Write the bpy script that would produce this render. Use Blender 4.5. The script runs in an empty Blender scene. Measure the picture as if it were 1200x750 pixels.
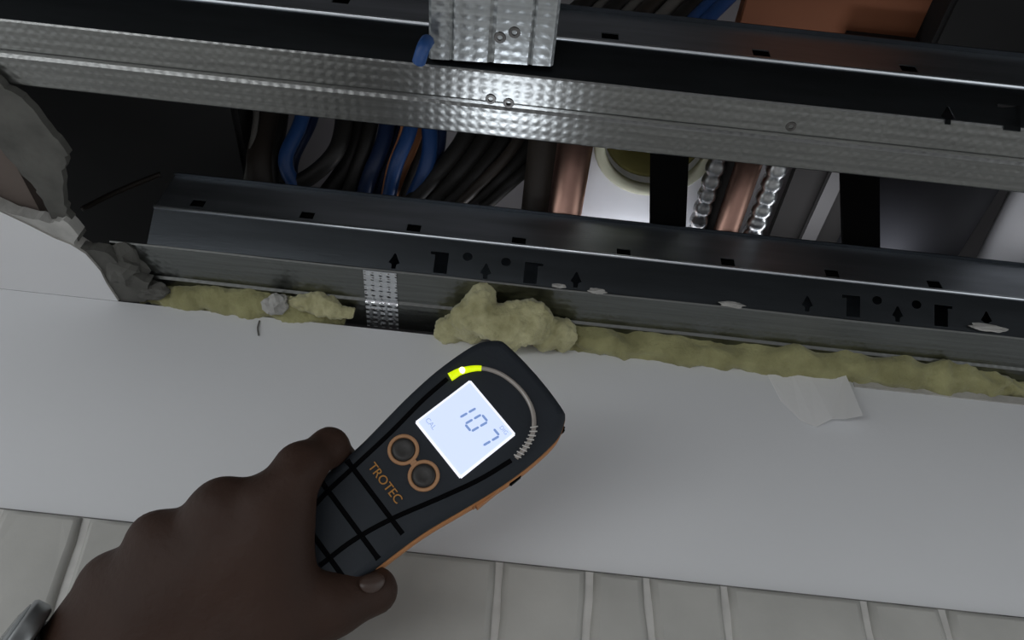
import bpy, bmesh, math, random
import numpy as np
from mathutils import Vector, Matrix, noise

S = bpy.context.scene
COL = S.collection
random.seed(7)

# ------------------------------------------------------------------ camera, world, lights, exposure
PITCH, ROLL = math.radians(45.0), math.radians(6.1)
fwd = Vector((0, math.cos(PITCH), math.sin(PITCH)))
up0 = Vector((0, -math.sin(PITCH), math.cos(PITCH)))
ax = Vector((1, 0, 0))
right = ax * math.cos(ROLL) + up0 * math.sin(ROLL)
upv = up0 * math.cos(ROLL) - ax * math.sin(ROLL)
cam_data = bpy.data.cameras.new('camera')
cam = bpy.data.objects.new('camera', cam_data)
COL.objects.link(cam)
m = Matrix((right, upv, -fwd)).transposed().to_4x4()
m.translation = (0, 0, 1.85)
cam.matrix_world = m
cam_data.sensor_width = 36.0
cam_data.lens = 36.0 * 924.0 / 1200.0
cam_data.clip_start = 0.01
S.camera = cam

world = bpy.data.worlds.new('room_light')
S.world = world
world.use_nodes = True
bg = world.node_tree.nodes['Background']
bg.inputs[0].default_value = (0.93, 0.97, 1.0, 1)
bg.inputs[1].default_value = 1.0

def area_light(name, loc, target, sx, sy, power, color, spread=180):
    d = bpy.data.lights.new(name, 'AREA')
    d.shape = 'RECTANGLE'; d.size = sx; d.size_y = sy
    d.energy = power; d.color = color; d.spread = math.radians(spread)
    o = bpy.data.objects.new(name, d); COL.objects.link(o)
    o.location = loc
    o.rotation_euler = (Vector(target) - Vector(loc)).to_track_quat('-Z', 'Y').to_euler()
    return o

# daylight from the open door behind the photographer
area_light('door_daylight', (-1.3, -2.3, 1.00), (0.0, 0.44, 2.1), 2.4, 1.0, 40.0, (0.96, 0.98, 1.0))

vs = S.view_settings
vs.view_transform = 'Standard'; vs.look = 'None'; vs.exposure = 0.0; vs.gamma = 1.0
vs.use_curve_mapping = False

# ------------------------------------------------------------------ materials
def mat(name, col, rough=0.6, metal=0.0, var=0.0, vscale=20.0, bump=0.0, bscale=60.0, stretch=None,
        emit=0.0, ecol=None, trans=0.0, spec=0.5, col2=None, coat=0.0, sheen=0.0, detail=4.0):
    mt = bpy.data.materials.new(name); mt.use_nodes = True
    nt = mt.node_tree; b = nt.nodes['Principled BSDF']
    b.inputs['Base Color'].default_value = (*col, 1)
    b.inputs['Roughness'].default_value = rough
    b.inputs['Metallic'].default_value = metal
    b.inputs['Specular IOR Level'].default_value = spec
    b.inputs['Coat Weight'].default_value = coat
    b.inputs['Sheen Weight'].default_value = sheen
    b.inputs['Transmission Weight'].default_value = trans
    if emit:
        b.inputs['Emission Color'].default_value = (*(ecol or col), 1)
        b.inputs['Emission Strength'].default_value = emit
    tc = nt.nodes.new('ShaderNodeTexCoord'); src = tc.outputs['Object']
    if stretch:
        mp = nt.nodes.new('ShaderNodeMapping'); mp.inputs['Scale'].default_value = stretch
        nt.links.new(src, mp.inputs['Vector']); src = mp.outputs['Vector']
    if var or col2:
        n = nt.nodes.new('ShaderNodeTexNoise'); n.inputs['Scale'].default_value = vscale
        n.inputs['Detail'].default_value = detail
        nt.links.new(src, n.inputs['Vector'])
        r = nt.nodes.new('ShaderNodeValToRGB')
        r.color_ramp.elements[0].position = 0.32; r.color_ramp.elements[1].position = 0.68
        if col2:
            r.color_ramp.elements[0].color = (*col2, 1)
        else:
            r.color_ramp.elements[0].color = (*[c * (1 - var) for c in col], 1)
        r.color_ramp.elements[1].color = (*[min(1, c * (1 + var)) for c in col], 1)
        nt.links.new(n.outputs['Fac'], r.inputs['Fac'])
        nt.links.new(r.outputs['Color'], b.inputs['Base Color'])
    if bump:
        n2 = nt.nodes.new('ShaderNodeTexNoise'); n2.inputs['Scale'].default_value = bscale
        n2.inputs['Detail'].default_value = 5
        nt.links.new(src, n2.inputs['Vector'])
        bp = nt.nodes.new('ShaderNodeBump'); bp.inputs['Strength'].default_value = bump
        bp.inputs['Distance'].default_value = 0.001
        nt.links.new(n2.outputs['Fac'], bp.inputs['Height'])
        nt.links.new(bp.outputs['Normal'], b.inputs['Normal'])
    return mt

def knurled(name, col, rough, pitch_x, pitch_y, strength, dist):
    """galvanised sheet with a rolled grid of small dimples"""
    mt = mat(name, col, rough, 1.0, var=0.10, vscale=9, stretch=(2, 60, 60))
    nt = mt.node_tree; b = nt.nodes['Principled BSDF']
    tc = nt.nodes.new('ShaderNodeTexCoord'); sp = nt.nodes.new('ShaderNodeSeparateXYZ')
    nt.links.new(tc.outputs['Object'], sp.inputs[0])
    outs = []
    for i, p in ((0, pitch_x), (1, pitch_y)):
        mu = nt.nodes.new('ShaderNodeMath'); mu.operation = 'MULTIPLY'; mu.inputs[1].default_value = 2 * math.pi / p
        si = nt.nodes.new('ShaderNodeMath'); si.operation = 'SINE'
        hf = nt.nodes.new('ShaderNodeMath'); hf.operation = 'MULTIPLY_ADD'; hf.inputs[1].default_value = 0.5; hf.inputs[2].default_value = 0.5
        nt.links.new(sp.outputs[i], mu.inputs[0]); nt.links.new(mu.outputs[0], si.inputs[0])
        nt.links.new(si.outputs[0], hf.inputs[0]); outs.append(hf)
    pr = nt.nodes.new('ShaderNodeMath'); pr.operation = 'MULTIPLY'
    nt.links.new(outs[0].outputs[0], pr.inputs[0]); nt.links.new(outs[1].outputs[0], pr.inputs[1])
    n = nt.nodes.new('ShaderNodeTexNoise'); n.inputs['Scale'].default_value = 300
    nt.links.new(tc.outputs['Object'], n.inputs['Vector'])
    ad = nt.nodes.new('ShaderNodeMath'); ad.operation = 'MULTIPLY_ADD'; ad.inputs[1].default_value = 0.8
    nt.links.new(n.outputs['Fac'], ad.inputs[0]); nt.links.new(pr.outputs[0], ad.inputs[2])
    bp = nt.nodes.new('ShaderNodeBump'); bp.inputs['Strength'].default_value = strength
    bp.inputs['Distance'].default_value = dist
    nt.links.new(ad.outputs[0], bp.inputs['Height']); nt.links.new(bp.outputs['Normal'], b.inputs['Normal'])
    return mt

M = {}
M['paint'] = mat('white_wall_paint', (0.74, 0.75, 0.76), 0.75, var=0.02, vscale=6, bump=0.12, bscale=160)
M['ceil'] = mat('white_ceiling_paint', (0.74, 0.745, 0.75), 0.75, var=0.02, vscale=6, bump=0.10, bscale=160)
M['gyps'] = mat('gypsum_core', (0.42, 0.41, 0.38), 0.95, var=0.18, vscale=60, bump=0.8, bscale=220)
M['gypw'] = mat('gypsum_white', (0.44, 0.435, 0.41), 0.95, var=0.15, vscale=70, bump=0.8, bscale=220)
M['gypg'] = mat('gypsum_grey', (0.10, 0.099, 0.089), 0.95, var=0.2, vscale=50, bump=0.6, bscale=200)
M['paper'] = mat('torn_paper', (0.80, 0.80, 0.79), 0.85, bump=0.2, bscale=200)
M['brown'] = mat('brown_board_paper', (0.13, 0.105, 0.09), 0.9, var=0.1, vscale=12)
M['tile'] = mat('stone_tile', (0.45, 0.445, 0.415), 0.55, var=0.10, vscale=16, bump=0.35, bscale=70, detail=8)
M['grout'] = mat('grout', (0.62, 0.61, 0.58), 0.9, var=0.08, vscale=80, bump=0.3, bscale=300)
M['caulk'] = mat('dark_joint', (0.16, 0.155, 0.145), 0.9, var=0.4, vscale=40)
M['zshade'] = mat('shaded_galvanised_steel', (0.080, 0.089, 0.098), 0.30, 1.0, var=0.14, vscale=10, bump=0.04, bscale=120, stretch=(1, 8, 8))  # darkened copy of the channel steel, the web's shade put into its colour
M['ztone'] = mat('shade_toned_galvanised_steel', (0.42, 0.455, 0.49), 0.42, 1.0, var=0.16, vscale=10, bump=0.15, bscale=120, stretch=(1, 8, 8))  # same clean channel steel, its colour set to paint the upstand's shade
M['bead'] = mat('highlight_steel_edge', (0.75, 0.79, 0.83), 0.35, 1.0, var=0.1, vscale=20)  # bright base colour paints the highlight along the channel ridge
M['knurl'] = knurled('knurled_steel', (0.245, 0.25, 0.245), 0.31, 0.0066, 0.0058, 0.26, 0.0006)
M['knurl2'] = knurled('dusty_knurled_steel', (0.20, 0.21, 0.20), 0.29, 0.0066, 0.0058, 0.26, 0.0006)
M['knurlc'] = knurled('cross_knurled_steel', (0.33, 0.345, 0.35), 0.30, 0.0075, 0.0062, 0.32, 0.0006)
M['clip'] = knurled('shiny_patch_clip', (0.80, 0.82, 0.84), 0.22, 0.0060, 0.0052, 0.9, 0.0008)  # bright colour imitates a shiny patch on the far channel face
M['screw'] = mat('screw_steel', (0.12, 0.115, 0.11), 0.45, 0.8, var=0.3, vscale=200)
M['stain'] = mat('rust_spot', (0.15, 0.12, 0.09), 0.9)
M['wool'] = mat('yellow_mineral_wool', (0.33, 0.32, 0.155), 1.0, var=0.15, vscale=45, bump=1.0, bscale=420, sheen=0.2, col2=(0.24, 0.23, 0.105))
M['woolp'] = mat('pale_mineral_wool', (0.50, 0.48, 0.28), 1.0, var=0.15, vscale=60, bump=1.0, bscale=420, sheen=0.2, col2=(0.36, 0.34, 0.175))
M['slab'] = mat('concrete_slab', (0.30, 0.285, 0.29), 0.9, var=0.12, vscale=8, bump=0.3, bscale=40)
M['void'] = mat('dusty_void_wall', (0.16, 0.155, 0.155), 0.95, var=0.2, vscale=6)
M['dwall'] = mat('added_dark_wall', (0.030, 0.027, 0.025), 0.8, var=0.2, vscale=5)
M['blk'] = mat('hole_shade_black', (0.003, 0.003, 0.003), 0.95, spec=0.05)
M['bbox'] = mat('black_duct_wrap', (0.010, 0.010, 0.010), 0.8, var=0.2, vscale=15)
M['cblk'] = mat('black_cable', (0.016, 0.015, 0.013), 0.55)
M['cgry'] = mat('grey_cable', (0.16, 0.155, 0.14), 0.55)
M['cblu'] = mat('blue_cable', (0.02, 0.075, 0.24), 0.45)
M['cdbl'] = mat('dark_blue_cable', (0.012, 0.03, 0.09), 0.5)
M['corg'] = mat('orange_cable', (0.42, 0.17, 0.07), 0.5)
M['cbrn'] = mat('brown_cable', (0.035, 0.027, 0.020), 0.55)
M['copper'] = mat('copper', (0.48, 0.29, 0.23), 0.32, 1.0, var=0.2, vscale=14, bump=0.1, bscale=60)
M['white'] = mat('white_pvc', (0.80, 0.80, 0.82), 0.5)
M['foam'] = mat('pale_pipe_collar', (0.62, 0.62, 0.46), 0.7, var=0.06, vscale=30)
M['olive'] = mat('olive_pipe_lining', (0.20, 0.18, 0.055), 0.8, var=0.2, vscale=20)
M['spiral'] = mat('spiral_conduit_steel', (0.42, 0.43, 0.43), 0.3, 1.0)
M['dspiral'] = mat('dark_spiral_conduit', (0.22, 0.22, 0.22), 0.35, 1.0)
M['gduct'] = mat('grey_duct', (0.045, 0.046, 0.054), 0.55, 0.3, var=0.1, vscale=6)
M['gpan'] = mat('grey_brown_panel', (0.018, 0.0165, 0.0155), 0.9, var=0.12, vscale=10)
M['gstrip'] = mat('light_grey_strip', (0.085, 0.082, 0.082), 0.7)
M['obrn'] = mat('orange_brown_panel', (0.30, 0.105, 0.045), 0.75, var=0.15, vscale=8)
M['rubber'] = mat('navy_rubber', (0.0165, 0.0205, 0.026), 0.6, spec=0.25, var=0.08, vscale=60, bump=0.15, bscale=500)
M['panel'] = mat('dark_face_plate', (0.022, 0.026, 0.032), 0.5)
M['groove'] = mat('black_groove', (0.002, 0.002, 0.0025), 0.9, spec=0.05)
M['orange'] = mat('orange_plastic', (0.46, 0.20, 0.07), 0.55)
M['oring'] = mat('orange_button_ring', (0.40, 0.21, 0.10), 0.55)
M['obtn'] = mat('dark_button', (0.022, 0.020, 0.018), 0.5)
M['ologo'] = mat('orange_print', (0.42, 0.19, 0.03), 0.6)
M['lcd'] = mat('backlit_lcd', (0.15, 0.16, 0.18), 0.4, emit=1.0, ecol=(0.62, 0.72, 0.95))
M['lcdrim'] = mat('backlit_lcd_rim', (0.2, 0.2, 0.2), 0.4, emit=1.0, ecol=(0.86, 0.88, 0.99))
M['seg'] = mat('lcd_segment', (0.05, 0.07, 0.1), 0.6, emit=1.0, ecol=(0.17, 0.27, 0.55))
M['segs'] = mat('lcd_small_print', (0.05, 0.07, 0.1), 0.6, emit=1.0, ecol=(0.34, 0.44, 0.70))
M['arc'] = mat('clear_light_guide', (0.30, 0.27, 0.24), 0.25, coat=0.8)
M['tick'] = mat('light_guide_tick', (0.55, 0.53, 0.50), 0.3)
M['yel'] = mat('lit_light_guide', (0.62, 0.78, 0.0), 0.3, emit=0.75)
M['yled'] = mat('led_spot', (1.0, 1.0, 0.35), 0.3, emit=3.0)
M['lens'] = mat('added_torch_lens', (0.80, 0.88, 1.0), 0.3, emit=1.5)
M['skin'] = mat('skin', (0.035, 0.0175, 0.0115), 0.6, spec=0.22, var=0.14, vscale=22, bump=0.5, bscale=260, detail=6)
M['nail'] = mat('finger_nail', (0.043, 0.024, 0.017), 0.4)
M['wcase'] = mat('grey_watch_metal', (0.30, 0.31, 0.31), 0.35, 0.9)
M['wglass'] = mat('grey_watch_glass', (0.16, 0.17, 0.17), 0.25)
M['strap'] = mat('black_watch_strap', (0.010, 0.010, 0.011), 0.6, bump=0.4, bscale=150)

# ------------------------------------------------------------------ mesh helpers
def link(name, me, material=None, parent=None, smooth=False):
    o = bpy.data.objects.new(name, me); COL.objects.link(o)
    if material is not None and not me.materials:
        me.materials.append(M[material])
    if parent is not None:
        o.parent = parent
    if smooth:
        for p in me.polygons: p.use_smooth = True
    return o

def from_bm(name, bm, material=None, parent=None, smooth=False):
    bmesh.ops.recalc_face_normals(bm, faces=bm.faces)
    me = bpy.data.meshes.new(name); bm.to_mesh(me); bm.free()
    return link(name, me, material, parent, smooth)

def tag(o, label, cat=None, group=None, kind=None):
    o['label'] = label
    if cat: o['category'] = cat
    if group: o['group'] = group
    if kind: o['kind'] = kind
    return o

def thing(name, label, cat, loc=(0, 0, 0), group=None):
    o = bpy.data.objects.new(name, None); COL.objects.link(o)
    o.location = loc; o.empty_display_size = 0.02
    tag(o, label, cat, group)
    return o

def struct(o, label=None):
    o['kind'] = 'structure'
    if label: o['label'] = label
    return o

def plate(outer, holes, to3d, nrm, thick):
    """flat sheet with true holes; outer / holes are 2-D loops"""
    bm = bmesh.new(); edges = []
    for loop in [outer] + holes:
        vsx = [bm.verts.new(to3d(*p)) for p in loop]
        for i in range(len(vsx)):
            edges.append(bm.edges.new((vsx[i], vsx[(i + 1) % len(vsx)])))
    bmesh.ops.triangle_fill(bm, edges=edges, use_beauty=True)
    r = bmesh.ops.extrude_face_region(bm, geom=bm.faces[:])
    v = [g for g in r['geom'] if isinstance(g, bmesh.types.BMVert)]
    bmesh.ops.translate(bm, vec=Vector(nrm) * thick, verts=v)
    return bm

def box_bm(bm, x0, x1, y0, y1, z0, z1, bevel=0.0):
    r = bmesh.ops.create_cube(bm, size=1.0)
    for v in r['verts']:
        v.co = Vector(((x0 + x1) / 2 + v.co.x * (x1 - x0), (y0 + y1) / 2 + v.co.y * (y1 - y0), (z0 + z1) / 2 + v.co.z * (z1 - z0)))
    if bevel:
        es = list({e for v in r['verts'] for e in v.link_edges})
        bmesh.ops.bevel(bm, geom=es, offset=bevel, segments=2, affect='EDGES')
    return bm

def tube(pts, radii, n=12, cap=True, flat=None):
    """round tube through pts; radii number or list; flat=(w,t,normal) is unused for round"""
    pts = [Vector(p) for p in pts]
    if not hasattr(radii, '__len__'): radii = [radii] * len(pts)
    bm = bmesh.new(); rings = []
    t0 = (pts[1] - pts[0]).normalized()
    ref = Vector((0, 0, 1)) if abs(t0.z) < 0.9 else Vector((1, 0, 0))
    nv = (ref - t0 * ref.dot(t0)).normalized()
    for i, p in enumerate(pts):
        t = (pts[min(i + 1, len(pts) - 1)] - pts[max(i - 1, 0)]).normalized()
        nv = (nv - t * nv.dot(t)).normalized(); bv = t.cross(nv)
        rings.append([bm.verts.new(p + (nv * math.cos(a) + bv * math.sin(a)) * radii[i])
                      for a in [2 * math.pi * k / n for k in range(n)]])
    for a, b in zip(rings, rings[1:]):
        for k in range(n):
            bm.faces.new((a[k], a[(k + 1) % n], b[(k + 1) % n], b[k]))
    if cap:
        bm.faces.new(rings[0]); bm.faces.new(rings[-1][::-1])
    return bm

def spline(pts, per=8):
    """Catmull-Rom through pts"""
    P = [Vector(p) for p in pts]; P = [P[0] * 2 - P[1]] + P + [P[-1] * 2 - P[-2]]
    out = []
    for i in range(1, len(P) - 2):
        a, b, c, d = P[i - 1:i + 3]
        for k in range(per):
            t = k / per
            out.append(0.5 * ((2 * b) + (c - a) * t + (2 * a - 5 * b + 4 * c - d) * t * t + (3 * b - a - 3 * c + d) * t ** 3))
    out.append(P[-2]); return out

def surface_nets(f, origin, h):
    ins = f < 0
    nx, ny, nz = f.shape
    cs = {}
    cnt = np.zeros((nx - 1, ny - 1, nz - 1), np.float32)
    acc = np.zeros((nx - 1, ny - 1, nz - 1, 3), np.float32)
    cor = [(i, j, k) for i in (0, 1) for j in (0, 1) for k in (0, 1)]
    sl = lambda c: f[c[0]:nx - 1 + c[0], c[1]:ny - 1 + c[1], c[2]:nz - 1 + c[2]]
    for a in range(8):
        for b in range(a + 1, 8):
            ca, cb = cor[a], cor[b]
            if sum(abs(p - q) for p, q in zip(ca, cb)) != 1: continue
            fa, fb = sl(ca), sl(cb)
            x = (fa < 0) != (fb < 0)
            t = np.where(x, fa / np.where(fa == fb, 1, fa - fb), 0)
            for d in range(3):
                acc[..., d] += np.where(x, ca[d] + t * (cb[d] - ca[d]), 0)
            cnt += x
    act = cnt > 0
    idx = -np.ones(act.shape, np.int64); idx[act] = np.arange(act.sum())
    ijk = np.argwhere(act)
    verts = (ijk + acc[act] / cnt[act][:, None]) * h + np.array(origin)
    faces = []
    for d in range(3):
        n0 = [slice(None)] * 3; n1 = [slice(None)] * 3
        n0[d] = slice(0, -1); n1[d] = slice(1, None)
        ch = ins[tuple(n0)] != ins[tuple(n1)]
        pos = np.argwhere(ch)
        u, v = [(1, 2), (2, 0), (0, 1)][d]
        ok = (pos[:, u] > 0) & (pos[:, v] > 0) & (pos[:, u] < idx.shape[u]) & (pos[:, v] < idx.shape[v])
        pos = pos[ok]
        q = []
        for du, dv in ((-1, -1), (0, -1), (0, 0), (-1, 0)):
            p = pos.copy(); p[:, u] += du; p[:, v] += dv
            q.append(idx[p[:, 0], p[:, 1], p[:, 2]])
        q = np.stack(q, 1)
        flip = ~ins[pos[:, 0], pos[:, 1], pos[:, 2]]
        q[flip] = q[flip][:, ::-1]
        faces.append(q)
    faces = np.concatenate(faces)
    faces = faces[(faces >= 0).all(1)]
    return verts, faces

def sdf_mesh(name, prims, h, pad=0.012, warp=None):
    """prims: (a, b, ra, rb, k) tapered capsules merged with smooth minimum"""
    A = np.array([p[0] for p in prims] + [p[1] for p in prims])
    rm = max(max(p[2], p[3]) for p in prims)
    lo = A.min(0) - rm - pad; hi = A.max(0) + rm + pad
    g = [np.arange(lo[i], hi[i], h, dtype=np.float32) for i in range(3)]
    X, Y, Z = np.meshgrid(*g, indexing='ij')
    f = None
    for a, b, ra, rb, k in prims:
        a = np.array(a, np.float32); b = np.array(b, np.float32); ab = b - a; L = float(ab @ ab) + 1e-12
        t = np.clip(((X - a[0]) * ab[0] + (Y - a[1]) * ab[1] + (Z - a[2]) * ab[2]) / L, 0, 1)
        d = np.sqrt((X - a[0] - t * ab[0]) ** 2 + (Y - a[1] - t * ab[1]) ** 2 + (Z - a[2] - t * ab[2]) ** 2) - (ra + (rb - ra) * t)
        if f is None: f = d
        else:
            e = np.maximum(k - np.abs(f - d), 0) / k
            f = np.minimum(f, d) - e * e * k * 0.25
    if warp is not None: f = f + warp(X, Y, Z)
    v, q = surface_nets(f, lo, h)
    me = bpy.data.meshes.new(name)
    me.from_pydata(v.tolist(), [], q.tolist()); me.update()
    return me

def text_mesh(name, s, size, material, parent, mtx, extrude=0.0002):
    cu = bpy.data.curves.new(name, 'FONT'); cu.body = s; cu.size = size; cu.extrude = extrude
    cu.align_x = 'CENTER'; cu.align_y = 'CENTER'
    tmp = bpy.data.objects.new(name + '_curve', cu); COL.objects.link(tmp)
    bpy.context.view_layer.update()
    me = bpy.data.meshes.new_from_object(tmp.evaluated_get(bpy.context.evaluated_depsgraph_get()))
    bpy.data.objects.remove(tmp); bpy.data.curves.remove(cu)
    me.materials.clear()
    me.transform(mtx)
    return link(name, me, material, parent)

# ------------------------------------------------------------------ the setting
WY, CZ, TZ = 0.443, 2.2675, 2.0835      # wall plane, ceiling underside, top of the tiling
bm = bmesh.new(); box_bm(bm, -0.75, 1.1, WY, WY + 0.0125, 0.0, CZ)
wall = struct(from_bm('wall_back', bm, 'paint'), 'white painted wall above a row of stone tiles')

# the dark open joint between paint and tiles
bm = bmesh.new(); box_bm(bm, -0.75, 1.1, WY - 0.0012, WY, TZ - 0.0005, TZ + 0.0014)
from_bm('joint_line', bm, 'caulk', wall)
bm = bmesh.new(); box_bm(bm, -0.75, 1.1, WY - 0.0032, WY, 1.40, TZ - 0.0005)
from_bm('grout', bm, 'grout', wall)

def tile(xa0, xa1, xb0, xb1, z0, z1, seed):
    """xa* at the top edge, xb* at the bottom edge"""
    rnd = random.Random(seed)
    w = 0.0005
    L = []
    n = 6
    for k in range(n): L.append((xa0 + (xa1 - xa0) * k / n, z1 + rnd.uniform(-w, w) * 0.5))
    for k in range(n): L.append((xa1 + (xb1 - xa1) * k / n + rnd.uniform(-w, w), z1 + (z0 - z1) * k / n))
    for k in range(n): L.append((xb1 + (xb0 - xb1) * k / n, z0 + rnd.uniform(-w, w)))
    for k in range(n): L.append((xb0 + (xa0 - xb0) * k / n + rnd.uniform(-w, w), z0 + (z1 - z0) * k / n))
    cx = sum(p[0] for p in L) / len(L); cz = sum(p[1] for p in L) / len(L)
    hw = (xa1 - xa0) / 2; hz = (z1 - z0) / 2
    bm = bmesh.new(); rings = []
    for ins, y in ((0, WY), (0, WY - 0.0042), (0.0016, WY - 0.0062), (0.0040, WY - 0.0074)):
        rings.append([bm.verts.new((cx + (x - cx) * (1 - ins / hw), y + (rnd.uniform(-.0002, .0002) if ins else 0), cz + (z - cz) * (1 - ins / hz))) for x, z in L])
    for a, b in zip(rings, rings[1:]):
        for k in range(len(a)):
            bm.faces.new((a[k], a[(k + 1) % len(a)], b[(k + 1) % len(a)], b[k]))
    bm.faces.new(rings[-1])
    o = from_bm('tile', bm, 'tile', wall)
    for p in o.data.polygons: p.use_smooth = len(p.vertices) == 4
    return o

# joints read off the first course: x at the top, x lower down
J = [(-0.62, -0.62), (-0.50, -0.505), (-0.394, -0.396), (-0.2942, -0.2782), (-0.2419, -0.2244),
     (-0.157, -0.160), (-0.080, -0.078), (0.0081, 0.0101), (0.0627, 0.0581),
     (0.0965, 0.1018), (0.1437, 0.1433), (0.2283, 0.2242),
     (0.2759, 0.2731), (0.37, 0.372), (0.47, 0.47), (0.58, 0.58), (0.69, 0.69)]
g = 0.0023
for i in range(len(J) - 1):
    (a0, b0), (a1, b1) = J[i], J[i + 1]
    zb = TZ - 0.106
    tile(a0 + g, a1 - g, b0 + g, b1 - g, zb + g, TZ - 0.001, i)
for row in (1, 2):
    z1 = TZ - 0.106 * row - 0.0005
    x = -0.62 - 0.03 * row
    k = 0
    while x < 0.66:
        wdt = random.uniform(0.07, 0.125)
        tile(x + g, x + wdt - g, x + g, x + wdt - g, z1 - 0.106 + g, z1 - g, 100 * row + k)
        x += wdt; k += 1

# ceiling with the cut opening that runs up to the wall
out = [(-0.75, WY), (-0.3036, WY - 0.0003), (-0.3075, 0.425), (-0.3085, 0.412), (-0.3147, 0.3965), (-0.3230, 0.3890), (-0.3340, 0.3840), (-0.3500, 0.3735),
       (-0.3664, 0.3640), (-0.40, 0.345), (-0.41, 0.20), (-0.40, 0.08), (-0.1, 0.085), (0.30, 0.08), (0.62, 0.09), (0.60, WY), (1.1, WY), (1.1, -0.8), (-0.75, -0.8)]
bm = plate(out, [], lambda x, y: (x, y, CZ), (0, 0, 1), 0.0125)
ceil = struct(from_bm('ceiling', bm), 'white plasterboard ceiling with a rough cut opening')
ceil.data.materials.append(M['ceil']); ceil.data.materials.append(M['gyps'])
for p in ceil.data.polygons:
    p.material_index = 1 if (abs(p.normal.z) < 0.5 and -0.7 < p.center.x < 0.9) else 0

def slab_piece(name, pts2, z, thick, material, parent=None, jag=0.0, tilt=None, seed=1):
    rnd = random.Random(seed); L = []
    n = len(pts2)
    for i in range(n):
        a = Vector(pts2[i]); b = Vector(pts2[(i + 1) % n])
        s = 4 if (b - a).length > 0.012 else 2
        for k in range(s):
            q = a.lerp(b, k / s)
            if k: q += Vector((rnd.uniform(-jag, jag), rnd.uniform(-jag, jag)))
            L.append((q.x, q.y))
    zf = tilt or (lambda x, y: 0)
    bm = plate(L, [], lambda x, y: (x, y, z + zf(x, y)), (0, 0, 1), thick)
    return from_bm(name, bm, material, parent)

# broken strip of board, paper torn off, along the left edge of the opening
slab_piece('broken_board_strip', [(-0.3544, 0.2474), (-0.3303, 0.2653), (-0.3188, 0.2775), (-0.3113, 0.2950), (-0.3039, 0.3147), (-0.3129, 0.3280),
    (-0.3208, 0.3576), (-0.3208, 0.3743), (-0.3160, 0.3846), (-0.3256, 0.3972), (-0.3360, 0.3795), (-0.3353, 0.3595), (-0.3384, 0.3411), (-0.3495, 0.3151), (-0.3758, 0.2842)],
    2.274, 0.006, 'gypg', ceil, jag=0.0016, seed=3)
# torn white lip of the remaining ceiling board
slab_piece('torn_board_lip', [(-0.3754, 0.3582), (-0.3658, 0.3643), (-0.3494, 0.3689), (-0.3335, 0.3721), (-0.3223, 0.3675), (-0.3155, 0.3805), (-0.3255, 0.3963), (-0.3407, 0.3895), (-0.3566, 0.3752), (-0.3786, 0.3660)],
    2.2690, 0.010, 'gypw', ceil, jag=0.0012, seed=5)
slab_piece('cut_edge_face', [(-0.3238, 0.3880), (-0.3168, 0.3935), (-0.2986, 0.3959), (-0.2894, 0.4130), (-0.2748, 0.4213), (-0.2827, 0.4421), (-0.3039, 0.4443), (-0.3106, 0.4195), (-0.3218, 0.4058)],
    2.2695, 0.009, 'gypg', ceil, jag=0.0018, seed=8)

# floor, void shell and slab above
bm = bmesh.new(); box_bm(bm, -3.0, 3.0, -3.0, WY, -0.05, 0.0)
struct(from_bm('floor', bm, 'slab'))
bm = bmesh.new(); box_bm(bm, -0.78, 1.13, -0.83, 1.30, 2.50, 2.60)
struct(from_bm('ceiling_slab', bm, 'slab'), 'grey concrete slab above the ceiling void')
for nm, b6 in (('wall_left', (-0.78, -0.75, -0.83, 1.30, CZ, 2.50)), ('wall_right', (1.10, 1.13, -0.83, 1.30, CZ, 2.50)),
               ('wall_front_added', (-1.6, 2.0, -0.83, -0.80, 1.60, 2.50)), ('wall_void_back', (-0.75, 1.10, 1.20, 1.23, 2.0, 2.50)), ('floor_void_back', (-0.75, 1.10, WY + 0.0125, 1.20, 2.0, 2.03))):
    bm = bmesh.new(); box_bm(bm, *b6)
    struct(from_bm(nm, bm, 'dwall' if nm == 'wall_front_added' else 'void'))  # front wall added down to head height, dark so the webs reflect darkness

# brown board lying over the broken strip
o = slab_piece('backing_board', [(-0.4092, 0.2511), (-0.3517, 0.3108), (-0.3458, 0.3821), (-0.3490, 0.4112), (-0.5054, 0.4459)], 2.2815, 0.012, 'brown', None, 0.0, seed=2)
tag(o, 'brown paper-faced board behind the broken ceiling strip at the corner', 'board')

# ------------------------------------------------------------------ steel channels
VS = 0.50
def arrow(cx, cz, s=1.0):
    return [(x, cz + (z - cz) * VS) for x, z in [(cx - .0016 * s, cz - .0085 * s), (cx + .0016 * s, cz - .0085 * s), (cx + .0018 * s, cz - .003 * s), (cx + .0042 * s, cz - .001 * s),
            (cx + .0022 * s, cz + .005 * s), (cx + .0006 * s, cz + .0105 * s), (cx - .0006 * s, cz + .0105 * s), (cx - .0022 * s, cz + .005 * s), (cx - .0042 * s, cz - .001 * s), (cx - .0018 * s, cz - .003 * s)]]
def tslot(cx, cz, side):
    w, h = .0050, .0115 * 0.58
    L = [(cx - w, cz - h), (cx + w, cz - h), (cx + w, cz + h), (cx - w - .0035, cz + h), (cx - w - .0035, cz + h - .0035 * VS), (cx - w, cz + h - .0035 * VS)]
    return [(2 * cx - x, z) for x, z in L][::-1] if side < 0 else L
def dot(cx, cz, r=.0037):
    return [(cx + r * math.cos(a), cz + r * 0.72 * math.sin(a)) for a in [2 * math.pi * k / 12 for k in range(12)]]
def rect(cx, cy, w, h):
    return [(cx - w, cy - h), (cx + w, cy - h), (cx + w, cy + h), (cx - w, cy + h)]

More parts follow.
